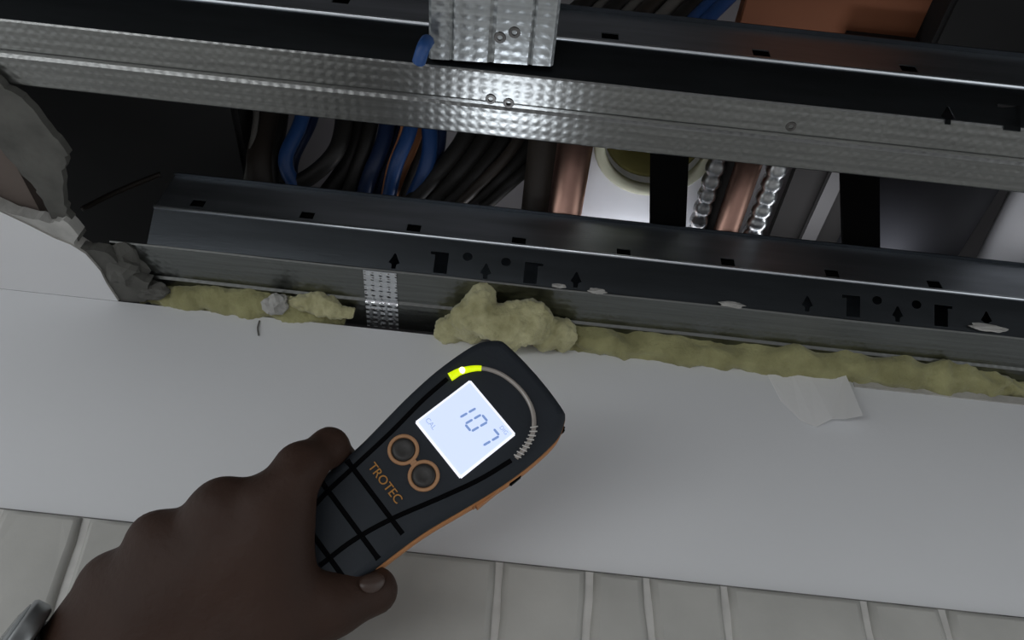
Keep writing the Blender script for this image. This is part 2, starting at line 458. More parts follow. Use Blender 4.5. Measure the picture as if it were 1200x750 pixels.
def flange_bm(x0, x1, y0, y1, z, t=0.0007, groove=0.0016):
    ym = (y0 + y1) / 2
    prof = [(y0, z + .0008), (y0 + .0010, z), (ym - .0028, z), (ym - .0010, z + groove), (ym + .0010, z + groove), (ym + .0028, z), (y1 - .0010, z), (y1, z + .0008)]
    full = prof + [(y, zz + t) for y, zz in prof[::-1]]
    bm = bmesh.new(); n = 24
    rings = []
    for i in range(n + 1):
        x = x0 + (x1 - x0) * i / n
        rings.append([bm.verts.new((x, y, zz + 0.0005 * math.sin(i * 1.3) * (0 if i in (0, n) else 1) * .6)) for y, zz in full])
    for a, b in zip(rings, rings[1:]):
        for k in range(len(full)):
            bm.faces.new((a[k], a[(k + 1) % len(full)], b[(k + 1) % len(full)], b[k]))
    bm.faces.new(rings[0]); bm.faces.new(rings[-1][::-1])
    return bm

def screw(parent, x, y, z, r=0.0034):
    bm = bmesh.new()
    prof = [(0, 0.0), (r * .55, 0.0), (r, -0.0004), (r, 0.0010)]
    n = 14
    ring = []
    for rr, dz in ((r * .38, .0009), (r * .45, -.0007), (r * .9, -.0006), (r, .0002), (r, .0012)):
        ring.append([bm.verts.new((x + rr * math.cos(2 * math.pi * k / n), y + rr * math.sin(2 * math.pi * k / n), z + dz)) for k in range(n)])
    for a, b in zip(ring, ring[1:]):
        for k in range(n): bm.faces.new((a[k], a[(k + 1) % n], b[(k + 1) % n], b[k]))
    bm.faces.new(ring[0]); bm.faces.new(ring[-1])
    return from_bm('screw', bm, 'screw', parent)

def channel(label, x0, xw, x1, y0, y1, zt, upstand, wholes, lholes, fmat, back=False):
    """hat-shaped ceiling section: flat dimpled face, one side sloping back, tall punched upstand above the rolled edge"""
    t = thing('metal_channel', label, 'metal channel', (0, 0, 0), 'ceiling channels across the opening')
    ZF = 2.280; SL = 0.67
    yr = y0 - SL * (zt - ZF); top = zt + upstand
    fl = from_bm('bottom_flange', flange_bm(x0, x1, y0, y1, ZF), fmat, t)
    fl['label'] = 'dimpled bottom face with a centre groove'
    from_bm('web', plate([(xw, ZF + .0008), (x1, ZF + .0008), (x1, zt), (xw, zt)], wholes, lambda a, b: (a, y0 - SL * (b - ZF), b), (0, .83, .56), 0.0008), 'zshade', t)
    from_bm('upstand', plate([(xw, zt + .001), (x1, zt + .001), (x1, top), (xw, top)], lholes, lambda a, b: (a, yr, b), (0, 1, 0), 0.0008), 'ztone', t)
    if back:
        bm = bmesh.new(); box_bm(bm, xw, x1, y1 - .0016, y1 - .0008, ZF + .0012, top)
        from_bm('back_web', bm, 'ztone', t)
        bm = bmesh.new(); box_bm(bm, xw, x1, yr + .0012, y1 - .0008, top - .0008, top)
        from_bm('top_cover', bm, 'ztone', t)
    bm = bmesh.new(); box_bm(bm, xw, x1, yr + .0040, yr + .0056, zt + .0030, top - .003)
    from_bm('hole_shade_strip', bm, 'blk', t)  # added black backing, paints the shade behind the punched holes
    bm = bmesh.new(); box_bm(bm, xw, x1, yr - .0030, yr - .0001, top - .0008, top)
    from_bm('lip', bm, 'zshade', t)
    from_bm('bead', tube([(xw, yr - .0004, zt + .0004), (x1, yr - .0004, zt + .0004)], 0.0015, 10), 'bead', t, True)
    return t

# far channel beside the wall
wh = []
for cx, cz, k in ((-0.0912, 2.2862) + ('a',), (-0.0567, 2.2888) + ('t',), (-0.0377, 2.2944) + ('d',), (-0.0232, 2.2859) + ('a',), (-0.0090, 2.2937) + ('d',), (0.0101, 2.2884) + ('u',), (0.0440, 2.2866) + ('a',),
                  (0.2161, 2.2871) + ('a',), (0.2503, 2.2891) + ('t',), (0.2680, 2.2945) + ('d',), (0.2834, 2.2867) + ('a',), (0.2974, 2.2945) + ('d',), (0.3158, 2.2891) + ('u',), (0.3495, 2.2895) + ('a',)):
    wh.append({'a': lambda: arrow(cx, cz), 't': lambda: tslot(cx, cz, 1), 'u': lambda: tslot(cx, cz, -1), 'd': lambda: dot(cx, cz)}[k]())
lh = [rect(x, z, .0052, .0042) for x, z in ((-0.2450, 2.3149), (-0.1620, 2.3146), (-0.0808, 2.3130), (-0.0012, 2.3111), (0.0780, 2.3102), (0.1568, 2.3123), (0.2356, 2.3123), (0.3130, 2.3121), (0.40, 2.323), (0.48, 2.323), (0.56, 2.323))]
ch2 = channel('long slotted steel channel beside the white wall, wool tucked under it', -0.302, -0.274, 0.70, 0.393, 0.4545, 2.3046, 0.0415, wh, lh, 'knurl2', True)

# near channel
wh = []
for cx, cz, k in ((0.2428, 2.2825) + ('a',), (0.2808, 2.2852) + ('t',)):
    wh.append({'a': lambda: arrow(cx, cz), 't': lambda: tslot(cx, cz, 1)}[k]())
lh = [rect(x, z, .0052, .0042) for x, z in ((-0.36, 2.322), (-0.28, 2.322), (-0.205, 2.322), (-0.125, 2.322), (0.0408, 2.3127), (0.1325, 2.3115), (0.2223, 2.3120), (0.305, 2.322), (0.385, 2.322), (0.465, 2.322))]
ch1 = channel('long slotted steel channel with bright dimpled face, farther from the white wall', -0.70, -0.70, 0.75, 0.2265, 0.2700, 2.3016, 0.0430, wh, lh, 'knurl')
for px in ((0.1545, 0.2409), (-0.0270, 0.2441), (-0.0160, 0.2456)):
    screw(ch1, px[0], px[1], 2.280)

# cross channel fixed between
t = thing('furring_channel', 'short wide dimpled steel channel butting against the near slotted channel', 'metal channel', (0, 0, 0), None)
xa, xb = -0.0648, 0.0080
bm = bmesh.new()
prof = [(xa, 2.288), (xa, 2.2815), (xa + .0015, 2.2800), (xa + .012, 2.2800), (xa + .0135, 2.2811), (xa + .015, 2.2800), (-.0284 - .002, 2.2800), (-.0284, 2.2811), (-.0284 + .002, 2.28),
        (xb - .015, 2.2800), (xb - .0135, 2.2811), (xb - .012, 2.2800), (xb - .0015, 2.2800), (xb, 2.2815), (xb, 2.288)]
n = 0.0007
full = prof + [(x + (n if x < -.06 else (-n if x > 0.0 else 0)), z + n) for x, z in prof[::-1]]
r0 = [bm.verts.new((x, -0.60, z)) for x, z in full]; r1 = [bm.verts.new((x, 0.2225 - (0.0035 * (x - xa) / (xb - xa)), z)) for x, z in full]
for k in range(len(full)): bm.faces.new((r0[k], r0[(k + 1) % len(full)], r1[(k + 1) % len(full)], r1[k]))
bm.faces.new(r0); bm.faces.new(r1[::-1])
from_bm('channel_body', bm, 'knurlc', t)
for px in ((-0.0239, 0.2049), (-0.0159, 0.2010)):
    screw(t, px[0], px[1], 2.2800, 0.0036)

# made-up clip, added in place of a shiny patch on the far channel
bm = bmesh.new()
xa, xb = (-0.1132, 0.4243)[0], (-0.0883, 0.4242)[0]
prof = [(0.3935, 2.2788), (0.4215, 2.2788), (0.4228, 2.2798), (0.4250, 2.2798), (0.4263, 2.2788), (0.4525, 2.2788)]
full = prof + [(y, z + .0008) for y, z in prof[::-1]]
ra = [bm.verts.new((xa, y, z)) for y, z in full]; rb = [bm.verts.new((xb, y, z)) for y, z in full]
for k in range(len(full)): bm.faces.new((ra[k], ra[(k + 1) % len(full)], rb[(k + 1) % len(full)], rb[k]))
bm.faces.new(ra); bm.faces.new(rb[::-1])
tag(from_bm('added_clip', bm, 'clip'), 'small bright dimpled clip added in place of a shiny patch on the far channel', 'clip')

# ------------------------------------------------------------------ mineral wool and plaster debris
def wool(name, label, pts, radii, material, seed, amp=0.006, flat=0.7):
    """fluffy strip: displaced tube"""
    P = spline(pts, 14); n = 28
    rr = []
    for i in range(len(P)):
        q = i / (len(P) - 1) * (len(radii) - 1); k = min(int(q), len(radii) - 2)
        rr.append(radii[k] + (radii[k + 1] - radii[k]) * (q - k))
    bm = tube(P, rr, n)
    bm.verts.ensure_lookup_table()
    off = Vector((seed * 3.7, seed * 1.3, 0))
    bm.normal_update()
    for v in bm.verts:
        d = noise.fractal(v.co * 60 + off, 0.7, 2.1, 5) * amp + noise.noise(v.co * 260 + off) * amp * 0.30
        v.co += v.normal * d
    o = from_bm(name, bm, material, None, True)
    return tag(o, label, 'insulation', 'mineral wool at the wall edge')

zw = 2.2772
wool('mineral_wool', 'thin faded yellow wool strip between wall top and channel near the broken corner',
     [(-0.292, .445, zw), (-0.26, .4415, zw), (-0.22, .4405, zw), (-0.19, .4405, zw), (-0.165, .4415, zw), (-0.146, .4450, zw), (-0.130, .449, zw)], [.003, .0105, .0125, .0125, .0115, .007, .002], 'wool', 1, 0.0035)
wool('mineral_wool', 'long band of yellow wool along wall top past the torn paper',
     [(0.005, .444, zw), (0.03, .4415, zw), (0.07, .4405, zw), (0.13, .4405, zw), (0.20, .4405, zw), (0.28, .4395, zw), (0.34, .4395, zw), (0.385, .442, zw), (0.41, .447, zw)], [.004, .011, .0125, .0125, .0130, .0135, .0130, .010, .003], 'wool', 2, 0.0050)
prims = []
rnd = random.Random(4)
for (c, r) in (((-0.0349, 0.4316, 2.2680), .011), ((-0.0260, 0.4175, 2.2700), .011), ((-0.0206, 0.4073, 2.2750), .009), ((-0.0092, 0.4209, 2.2650), .012), ((0.0065, 0.4167, 2.2650), .012), ((0.0175, 0.4126, 2.2680), .0085), ((-0.0482, 0.4375, 2.2700), .009), ((0.0266, 0.4259, 2.2680), .010), ((0.0010, 0.4307, 2.2670), .011), ((0.0400, 0.4297, 2.2700), .008)):
    for k in range(5):
        q = tuple(c[i] + rnd.uniform(-1, 1) * r * .55 for i in range(3))
        prims.append((q, tuple(q[i] + rnd.uniform(-1, 1) * r * .3 for i in range(3)), r * rnd.uniform(.45, .75), r * rnd.uniform(.4, .65), .010))
me = sdf_mesh('mineral_wool', prims, 0.0016)
nn = [v.normal.copy() for v in me.vertices]
for v, nv in zip(me.vertices, nn):
    v.co += nv * (noise.fractal(v.co * 110, 0.9, 2.1, 4) * 0.0030)
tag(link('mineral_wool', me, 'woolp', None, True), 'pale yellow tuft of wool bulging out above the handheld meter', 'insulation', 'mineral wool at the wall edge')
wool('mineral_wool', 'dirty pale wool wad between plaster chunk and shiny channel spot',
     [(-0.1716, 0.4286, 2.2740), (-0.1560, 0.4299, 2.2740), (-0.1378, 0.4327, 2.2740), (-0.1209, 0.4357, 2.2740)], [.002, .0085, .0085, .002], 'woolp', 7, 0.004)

def chunk(name, label, c, r, material, seed, sq=(1, 1, 1), group='plaster crumbs on the channels'):
    bm = bmesh.new(); bmesh.ops.create_icosphere(bm, subdivisions=3, radius=1.0)
    off = Vector((seed * 2.3, seed, 0))
    for v in bm.verts:
        d = 1 + 0.45 * noise.noise(v.co * 1.6 + off) + 0.18 * noise.noise(v.co * 4.5 + off)
        v.co = Vector((v.co.x * sq[0], v.co.y * sq[1], v.co.z * sq[2])) * d * r + Vector(c)
    return tag(from_bm(name, bm, material), label, 'plaster', group)
chunk('plaster_chunk', 'white angular plaster chunk caught on wall edge beside the pale wool wad', (-0.1802, 0.4292, 2.2695), 0.0095, 'gypw', 1, (1, .9, .9))
chunk('plaster_chunk', 'flat pale plaster crumb on far channel web beyond the second slot group', (0.3491, 0.3880, 2.2827), 0.010, 'gypw', 5, (1.4, .18, .35))
chunk('plaster_chunk', 'small plaster crumb on far channel edge right of first slot group', (0.0598, 0.3880, 2.2772), 0.005, 'gypw', 2, (1.3, .3, .5))
chunk('plaster_chunk', 'tiny plaster crumb on far channel edge below the last arrow slot', (0.0315, 0.3880, 2.2783), 0.004, 'gypw', 3, (1.3, .3, .5))
chunk('plaster_chunk', 'small plaster crumb on far channel edge between the two slot groups', (0.1590, 0.3880, 2.2780), 0.0055, 'gypw', 6, (1.6, .3, .5))
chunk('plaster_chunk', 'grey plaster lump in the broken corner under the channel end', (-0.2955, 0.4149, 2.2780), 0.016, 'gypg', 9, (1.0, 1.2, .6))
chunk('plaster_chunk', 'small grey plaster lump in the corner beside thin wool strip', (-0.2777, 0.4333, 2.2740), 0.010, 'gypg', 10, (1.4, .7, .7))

# torn paper at the wall top
def paper(pts, lift):
    bm = bmesh.new(); L = []
    for (x, z), l in zip(pts, lift): L.append(bm.verts.new((x, WY - .0004 - l, z)))
    f = bm.faces.new(L)
    bmesh.ops.triangulate(bm, faces=[f])
    bmesh.ops.subdivide_edges(bm, edges=bm.edges[:], cuts=2, use_grid_fill=True)
    r = bmesh.ops.extrude_face_region(bm, geom=bm.faces[:])
    bmesh.ops.translate(bm, vec=(0, .0004, 0), verts=[q for q in r['geom'] if isinstance(q, bmesh.types.BMVert)])
    return bm
o = from_bm('torn_paper', paper([(0.1977, 2.2703), (0.2182, 2.2732), (0.2310, 2.2706), (0.2593, 2.2693), (0.2591, 2.2455), (0.2590, 2.2229), (0.2463, 2.2197), (0.2387, 2.2218), (0.2266, 2.2147), (0.2171, 2.2205), (0.2056, 2.2381)],
                           [0, .0004, .0015, .004, .008, .011, .009, .005, .0026, .0008, 0]), 'paper', None)
tag(o, 'torn flap of white paper peeling from the wall top below the yellow wool', 'paper')
bm = bmesh.new(); box_bm(bm, 0.2659, 0.60, WY - .0011, WY, CZ - .0075, CZ - .0005)
o = from_bm('torn_edge_strip', bm, 'gyps', wall)
bm = tube(spline([(-0.1925, 0.4425, 2.2625), (-0.1914, 0.4420, 2.2548), (-0.1884, 0.4420, 2.2471)], 5), .0006, 6)
from_bm('crack', bm, 'caulk', wall)

# ------------------------------------------------------------------ inside the void
def cable(label, pts, r, material, group='loose cables in the ceiling void', name='cable', cat='cable'):
    o = from_bm(name, tube(spline(pts, 8), r, 10), material, None, True)
    return tag(o, label, cat, group)

# black wrapped duct, left
bm = bmesh.new(); box_bm(bm, -0.72, (-0.2432, 0.3857)[0], 0.18, 1.0, 2.41, 2.495, 0.004)
tag(from_bm('duct', bm, 'bbox'), 'black wrapped rectangular duct above the left end of the opening', 'duct')

LAB = {'k': ('black cable hanging upright in the tangle near the black duct', 'cblk'), 's': ('black cable in the slanting bundle beside the thick copper pipe', 'cblk'),
       'u': ('blue cable looping round the pale gap in the tangle', 'cblu'), 'v': ('blue cable between two orange cables in the tangle', 'cblu'), 'w': ('blue cable at the foot of the slanting black bundle', 'cblu'),
       'n': ('dark navy cable among the black cables of the tangle', 'cdbl'), 'o': ('very thin orange cable in the tangle beside a blue cable', 'corg'), 'p': ('thicker orange cable in the tangle beside a blue cable', 'corg'),
       'g': ('thin grey cable between the black duct and the cable tangle', 'cgry'), 'h': ('thin grey cable edging the slanting black bundle', 'cgry'),
       'b': ('thick dark brown cable beside the black duct', 'cbrn'), 'c': ('thin brown cable lying along the slanting black bundle', 'cbrn')}
CABLES = [
    ('g', [(-0.2512, 0.3554, 2.4700), (-0.2342, 0.3637, 2.4300), (-0.2329, 0.3864, 2.4000), (-0.2403, 0.4259, 2.3800)], 0.0026),
    ('b', [(-0.2320, 0.3572, 2.4700), (-0.2271, 0.3794, 2.4300), (-0.2254, 0.3940, 2.4000), (-0.2193, 0.4231, 2.3800)], 0.0125),
    ('k', [(-0.2203, 0.3600, 2.4700), (-0.2151, 0.3779, 2.4300), (-0.2150, 0.3927, 2.4000), (-0.2119, 0.4221, 2.3800)], 0.0055),
    ('u', [(-0.1925, 0.3460, 2.4500), (-0.1940, 0.3652, 2.4200), (-0.2016, 0.3835, 2.3950), (-0.1939, 0.4013, 2.3850), (-0.1747, 0.4172, 2.3800)], 0.0062),
    ('n', [(-0.1890, 0.3618, 2.4650), (-0.1894, 0.3736, 2.4350), (-0.2009, 0.3976, 2.4100), (-0.1961, 0.4166, 2.4000), (-0.1755, 0.4294, 2.3900)], 0.0045),
    ('k', [(-0.1622, 0.3504, 2.4500), (-0.1580, 0.3649, 2.4200), (-0.1615, 0.3775, 2.4000), (-0.1793, 0.3942, 2.3900), (-0.2060, 0.4116, 2.3850)], 0.0075),
    ('k', [(-0.1502, 0.3586, 2.4600), (-0.1480, 0.3782, 2.4300), (-0.1570, 0.4007, 2.4100), (-0.1747, 0.4238, 2.3950)], 0.0085),
    ('k', [(-0.1361, 0.3554, 2.4500), (-0.1384, 0.3749, 2.4200), (-0.1474, 0.4014, 2.4000), (-0.1544, 0.4266, 2.3900)], 0.0065),
    ('n', [(-0.1228, 0.3538, 2.4500), (-0.1238, 0.3731, 2.4200), (-0.1325, 0.3951, 2.4000), (-0.1427, 0.4296, 2.3900)], 0.0070),
    ('n', [(-0.1129, 0.3583, 2.4600), (-0.1172, 0.3829, 2.4300), (-0.1246, 0.4055, 2.4100), (-0.1315, 0.4358, 2.4000)], 0.0062),
    ('o', [(-0.1054, 0.3433, 2.4350), (-0.1089, 0.3640, 2.4150), (-0.1161, 0.3845, 2.4000), (-0.1230, 0.4224, 2.3900)], 0.0020),
    ('v', [(-0.0977, 0.3452, 2.4400), (-0.1024, 0.3633, 2.4150), (-0.1103, 0.3837, 2.4000), (-0.1187, 0.4264, 2.3900)], 0.0062),
    ('p', [(-0.0950, 0.3670, 2.4500), (-0.1016, 0.3852, 2.4300), (-0.1091, 0.4025, 2.4150), (-0.1184, 0.4293, 2.4000)], 0.0044),
    ('k', [(-0.0943, 0.3673, 2.4650), (-0.0981, 0.3956, 2.4400), (-0.1051, 0.4180, 2.4250), (-0.1131, 0.4457, 2.4100)], 0.0060),
    ('w', [(-0.0905, 0.3483, 2.4400), (-0.0846, 0.3683, 2.4200), (-0.0866, 0.3884, 2.4050), (-0.0992, 0.4193, 2.3900)], 0.0068),
    ('n', [(-0.0802, 0.3569, 2.4500), (-0.0787, 0.3781, 2.4300), (-0.0823, 0.3956, 2.4100), (-0.0935, 0.4260, 2.4000)], 0.0062),
    ('s', [(-0.0480, 0.3531, 2.4500), (-0.0591, 0.3725, 2.4250), (-0.0765, 0.3914, 2.4050), (-0.0976, 0.4145, 2.3900)], 0.0080),
    ('s', [(-0.0295, 0.3550, 2.4500), (-0.0444, 0.3749, 2.4250), (-0.0633, 0.3959, 2.4050), (-0.0859, 0.4202, 2.3900)], 0.0080),
    ('s', [(-0.0139, 0.3573, 2.4500), (-0.0282, 0.3755, 2.4250), (-0.0486, 0.3966, 2.4050), (-0.0726, 0.4203, 2.3900)], 0.0078),
    ('c', [(-0.0036, 0.3471, 2.4350), (-0.0164, 0.3675, 2.4150), (-0.0367, 0.3890, 2.4000), (-0.0609, 0.4151, 2.3900)], 0.0050),
    ('s', [(0.0108, 0.3543, 2.4500), (-0.0062, 0.3761, 2.4250), (-0.0281, 0.3966, 2.4050), (-0.0562, 0.4255, 2.3900)], 0.0078),
    ('h', [(0.0230, 0.3672, 2.4600), (0.0069, 0.3843, 2.4400), (-0.0157, 0.4074, 2.4250), (-0.0440, 0.4336, 2.4100)], 0.0026),
    ('s', [(0.0345, 0.3556, 2.4500), (0.0138, 0.3719, 2.4250), (-0.0098, 0.3873, 2.4050), (-0.0354, 0.4108, 2.3900)], 0.0052),
]
for kind, pts, r in CABLES:
    lab, mm = LAB[kind]
    cable(lab, pts, r, mm)
cable('thin frayed grey wire in the dark corner under the black duct', [(-0.3642, 0.4243, 2.3500), (-0.3414, 0.4138, 2.3600), (-0.3242, 0.4083, 2.3700), (-0.3053, 0.4026, 2.3800)], .0022, 'cbrn', None, 'wire', 'wire')

# cables over the near channel
for pts, r, mm, lab in [
    ([(0.0618, 0.2081, 2.4500), (0.0415, 0.2197, 2.4150), (0.0196, 0.2312, 2.3800), (0.0040, 0.2418, 2.3600), (-0.0117, 0.2686, 2.3700)], 0.0070, 'cblk', 'black cable lying over the near channel'),
    ([(0.0752, 0.2067, 2.4500), (0.0546, 0.2183, 2.4150), (0.0323, 0.2299, 2.3800), (0.0166, 0.2404, 2.3600), (0.0015, 0.2671, 2.3700)], 0.0045, 'cgry', 'grey cable lying over the near channel'),
    ([(0.0861, 0.2056, 2.4500), (0.0652, 0.2172, 2.4150), (0.0426, 0.2287, 2.3800), (0.0268, 0.2393, 2.3600), (0.0122, 0.2658, 2.3700)], 0.0062, 'cblk', 'black cable lying over the near channel'),
    ([(0.0982, 0.2043, 2.4500), (0.0770, 0.2159, 2.4150), (0.0541, 0.2275, 2.3800), (0.0382, 0.2380, 2.3600), (0.0242, 0.2645, 2.3700)], 0.0045, 'cgry', 'grey cable lying over the near channel'),
    ([(0.1103, 0.2031, 2.4500), (0.0887, 0.2147, 2.4150), (0.0655, 0.2262, 2.3800), (0.0495, 0.2367, 2.3600), (0.0360, 0.2631, 2.3700)], 0.0062, 'cbrn', 'brown-black cable lying over the near channel'),
    ([(0.1247, 0.2016, 2.4500), (0.1028, 0.2132, 2.4150), (0.0792, 0.2248, 2.3800), (0.0630, 0.2352, 2.3600), (0.0502, 0.2615, 2.3700)], 0.0050, 'cgry', 'grey cable lying over the near channel'),
    ([(0.1391, 0.2001, 2.4500), (0.1168, 0.2117, 2.4150), (0.0928, 0.2233, 2.3800), (0.0764, 0.2337, 2.3600), (0.0644, 0.2599, 2.3700)], 0.0060, 'cblk', 'black cable lying over the near channel'),
    ([(0.1499, 0.1990, 2.4500), (0.1272, 0.2106, 2.4150), (0.1029, 0.2222, 2.3800), (0.0865, 0.2326, 2.3600), (0.0749, 0.2587, 2.3700)], 0.0050, 'cblu', 'bright blue cable lying over the near channel'),
    ([(0.1594, 0.1981, 2.4500), (0.1365, 0.2096, 2.4150), (0.1119, 0.2212, 2.3800), (0.0954, 0.2316, 2.3600), (0.0843, 0.2576, 2.3700)], 0.0048, 'cblu', 'bright blue cable lying over the near channel'),
]:
    cable(lab, pts, r, mm, 'cables above the near channel')
cable('short blue cable end beside the short wide dimpled channel', [(-0.0677, 0.2160, 2.2633), (-0.0660, 0.2100, 2.2619), (-0.0649, 0.2070, 2.2642), (-0.0640, 0.2070, 2.2708)], .0040, 'cblu', None)

# copper pipes
def pipe(name, label, a, b, r, material, cat='pipe', group=None):
    return tag(from_bm(name, tube([a, b], r, 28), material, None, True), label, cat, group)
pipe('copper_pipe', 'thick bare copper pipe beside the white panel with round collar', (0.0330, 0.2809, 2.3620), (0.0330, 0.9059, 2.3620), 0.0135, 'copper')
pipe('copper_pipe', 'slim copper pipe between two spiral conduits', (0.1630, 0.2802, 2.3620), (0.1630, 0.9052, 2.3620), 0.0105, 'copper')
pipe('dark_pipe', 'dark insulated pipe alongside the thick copper pipe', (0.0118, 0.3033, 2.3900), (0.0118, 0.9283, 2.3900), 0.014, 'cbrn')
pipe('grey_pipe', 'thin grey pipe touching the slim copper pipe', (0.1519, 0.2847, 2.3650), (0.1519, 0.9097, 2.3650), 0.0050, 'gpan')

def spiral(label, a, b, r, pitch, material):
    a = Vector(a); b = Vector(b); L = (b - a).length; n = int(L / pitch * 4)
    pts = []; rad = []
    for i in range(n + 1):
        ph = i % 4
        pts.append(a.lerp(b, i / n)); rad.append(r * (1.0, 0.97, 0.72, 0.90)[ph])
    o = from_bm('spiral_conduit', tube(pts, rad, 18), material, None, False)
    for p in o.data.polygons: p.use_smooth = True
    return tag(o, label, 'conduit', 'spiral conduits in the void')
spiral('shiny ribbed metal conduit beside the slim copper pipe', (0.1849, 0.2348, 2.3620), (0.1849, 0.7548, 2.3620), 0.0082, 0.0125, 'spiral')
spiral('dark ribbed metal conduit between black strap and copper pipe', (0.1400, 0.2391, 2.3620), (0.1400, 0.7591, 2.3620), 0.0075, 0.0125, 'dspiral')

# white panel with round collar
t = thing('vent_panel', 'white panel with a pale yellow round pipe collar above the channels', 'panel')
c = (0.0944, 0.3205, 2.3730)
R0, R1 = 0.0470, 0.0385
x0, x1 = (0.0465, 0.3722)[0], (0.1488, 0.3588)[0]
n = 40
circ = [(c[0] + R1 * math.cos(2 * math.pi * k / n), c[1] + R1 * math.sin(2 * math.pi * k / n)) for k in range(n)]
from_bm('panel_sheet', plate([(x0 - .015, 0.262), (x1 + .015, 0.262), (x1 + .015, 0.62), (x0 - .015, 0.62)], [circ], lambda a, b: (a, b, 2.379), (0, 0, 1), 0.008), 'white', t)
def ring_bm(cx, cy, prof, n=48):
    bm = bmesh.new(); rs = [[bm.verts.new((cx + r * math.cos(2 * math.pi * k / n), cy + r * math.sin(2 * math.pi * k / n), z)) for k in range(n)] for r, z in prof]
    for i in range(len(rs)):
        a, b = rs[i], rs[(i + 1) % len(rs)]
        for k in range(n): bm.faces.new((a[k], a[(k + 1) % n], b[(k + 1) % n], b[k]))
    return bm
from_bm('collar', ring_bm(c[0], c[1], [(R0, 2.3785), (R0, 2.3735), (R0 - .0015, 2.372), (R1 + .001, 2.372), (R1, 2.373), (R1, 2.3785)]), 'foam', t, True)
from_bm('pipe_lining', ring_bm(c[0], c[1], [(R1, 2.387), (R1 - .0005, 2.495), (R1 - .003, 2.495), (R1 - .003, 2.387)]), 'olive', t, True)
bm = bmesh.new(); bmesh.ops.create_circle(bm, cap_ends=True, segments=32, radius=R1, matrix=Matrix.Translation((c[0], c[1], 2.43)))
from_bm('pipe_damper', bm, 'olive', t)

# black hanger straps
def strap(label, a, b, w, th=0.003):
    a = Vector(a); b = Vector(b); d = (b - a).normalized()
    s = Vector((1, 0, 0)); s = (s - d * s.dot(d)).normalized(); q = d.cross(s)
    bm = bmesh.new()
    v = [bm.verts.new(p + s * sx * w / 2 + q * sq * th / 2) for p in (a, b) for sx, sq in ((-1, -1), (1, -1), (1, 1), (-1, 1))]
    for f in ((0, 1, 2, 3), (7, 6, 5, 4), (0, 4, 5, 1), (1, 5, 6, 2), (2, 6, 7, 3), (3, 7, 4, 0)): bm.faces.new([v[i] for i in f])
    bmesh.ops.bevel(bm, geom=bm.edges[:], offset=th * .25, segments=2, affect='EDGES')
    return tag(from_bm('hanger_strap', bm, 'blk'), label, 'strap', 'black hanger straps')
strap('black flat hanger strap crossing the pale round collar', (0.0955, 0.2782, 2.3620), (0.1171, 0.3927, 2.3530), 0.0284)
strap('black flat hanger strap beside the diagonal light grey strip', (0.2436, 0.2980, 2.3900), (0.2735, 0.3925, 2.3530), 0.0295)

# right part of the void
bm = bmesh.new(); box_bm(bm, (0.2293, 0.4210)[0], (0.3079, 0.4108)[0], 0.25, 0.9, 2.440, 2.448)
tag(from_bm('fire_board', bm, 'gpan'), 'dark grey-brown panel between ribbed conduit and black strap', 'panel')
a = Vector((0.2629, 0.3343, 2.4300)); b = Vector((0.2606, 0.4623, 2.4300))
d = (b - a).normalized(); s = d.cross(Vector((0, 0, 1))).normalized()
bm = bmesh.new(); v = [bm.verts.new(p + s * sx * .0065 + Vector((0, 0, sz))) for p in (a, b) for sx, sz in ((-1, 0), (1, 0), (1, .006), (-1, .006))]
for f in ((0, 1, 2, 3), (7, 6, 5, 4), (0, 4, 5, 1), (1, 5, 6, 2), (2, 6, 7, 3), (3, 7, 4, 0)): bm.faces.new([v[i] for i in f])
tag(from_bm('trunking_strip', bm, 'gstrip'), 'diagonal light grey trunking strip beside a black strap', 'trunking')
pipe('grey_duct', 'wide grey round duct right of the black strap', (0.3411, 0.3142, 2.4350), (0.3411, 0.8542, 2.4350), 0.050, 'gduct', 'duct')
pipe('white_pipe', 'fat white plastic pipe slanting past the grey duct', (0.4311, 0.2753, 2.4020), (0.4577, 0.5097, 2.4000), 0.045, 'white', 'pipe')

# orange-brown panel and black box over the near channel
bm = bmesh.new(); box_bm(bm, (0.1487, 0.2494)[0], (0.2961, 0.2333)[0], 0.05, 0.2865, 2.450, 2.465, 0.001)
tag(from_bm('timber_panel', bm, 'obrn'), 'orange-brown panel above the near slotted channel', 'panel')
bm = bmesh.new(); box_bm(bm, (0.2831, 0.2322)[0], 0.62, 0.0, 0.27, 2.42, 2.495, 0.003)
tag(from_bm('junction_box', bm, 'bbox'), 'black box beside the orange-brown panel', 'box')

# added unseen light over the far channel, brightening the void from below
area_light('void_fill_light', (0.14, 0.447, 2.3500), (0.13, 0.405, 2.43), 0.36, 0.012, 0.30, (0.92, 0.94, 1.0))

# ------------------------------------------------------------------ handheld meter
DM = Matrix(((0.711607, 0.279083, -0.644769), (0.702443, -0.264705, 0.660685), (0.013712, -0.923062, -0.384406))).transposed().to_4x4()
DM.translation = (-0.017786, 0.323592, 2.092094)
meter = thing('handheld_meter', 'dark handheld meter with glowing display, orange sides and two orange-ringed buttons', 'meter')
meter.matrix_world = DM
bpy.context.view_layer.update()

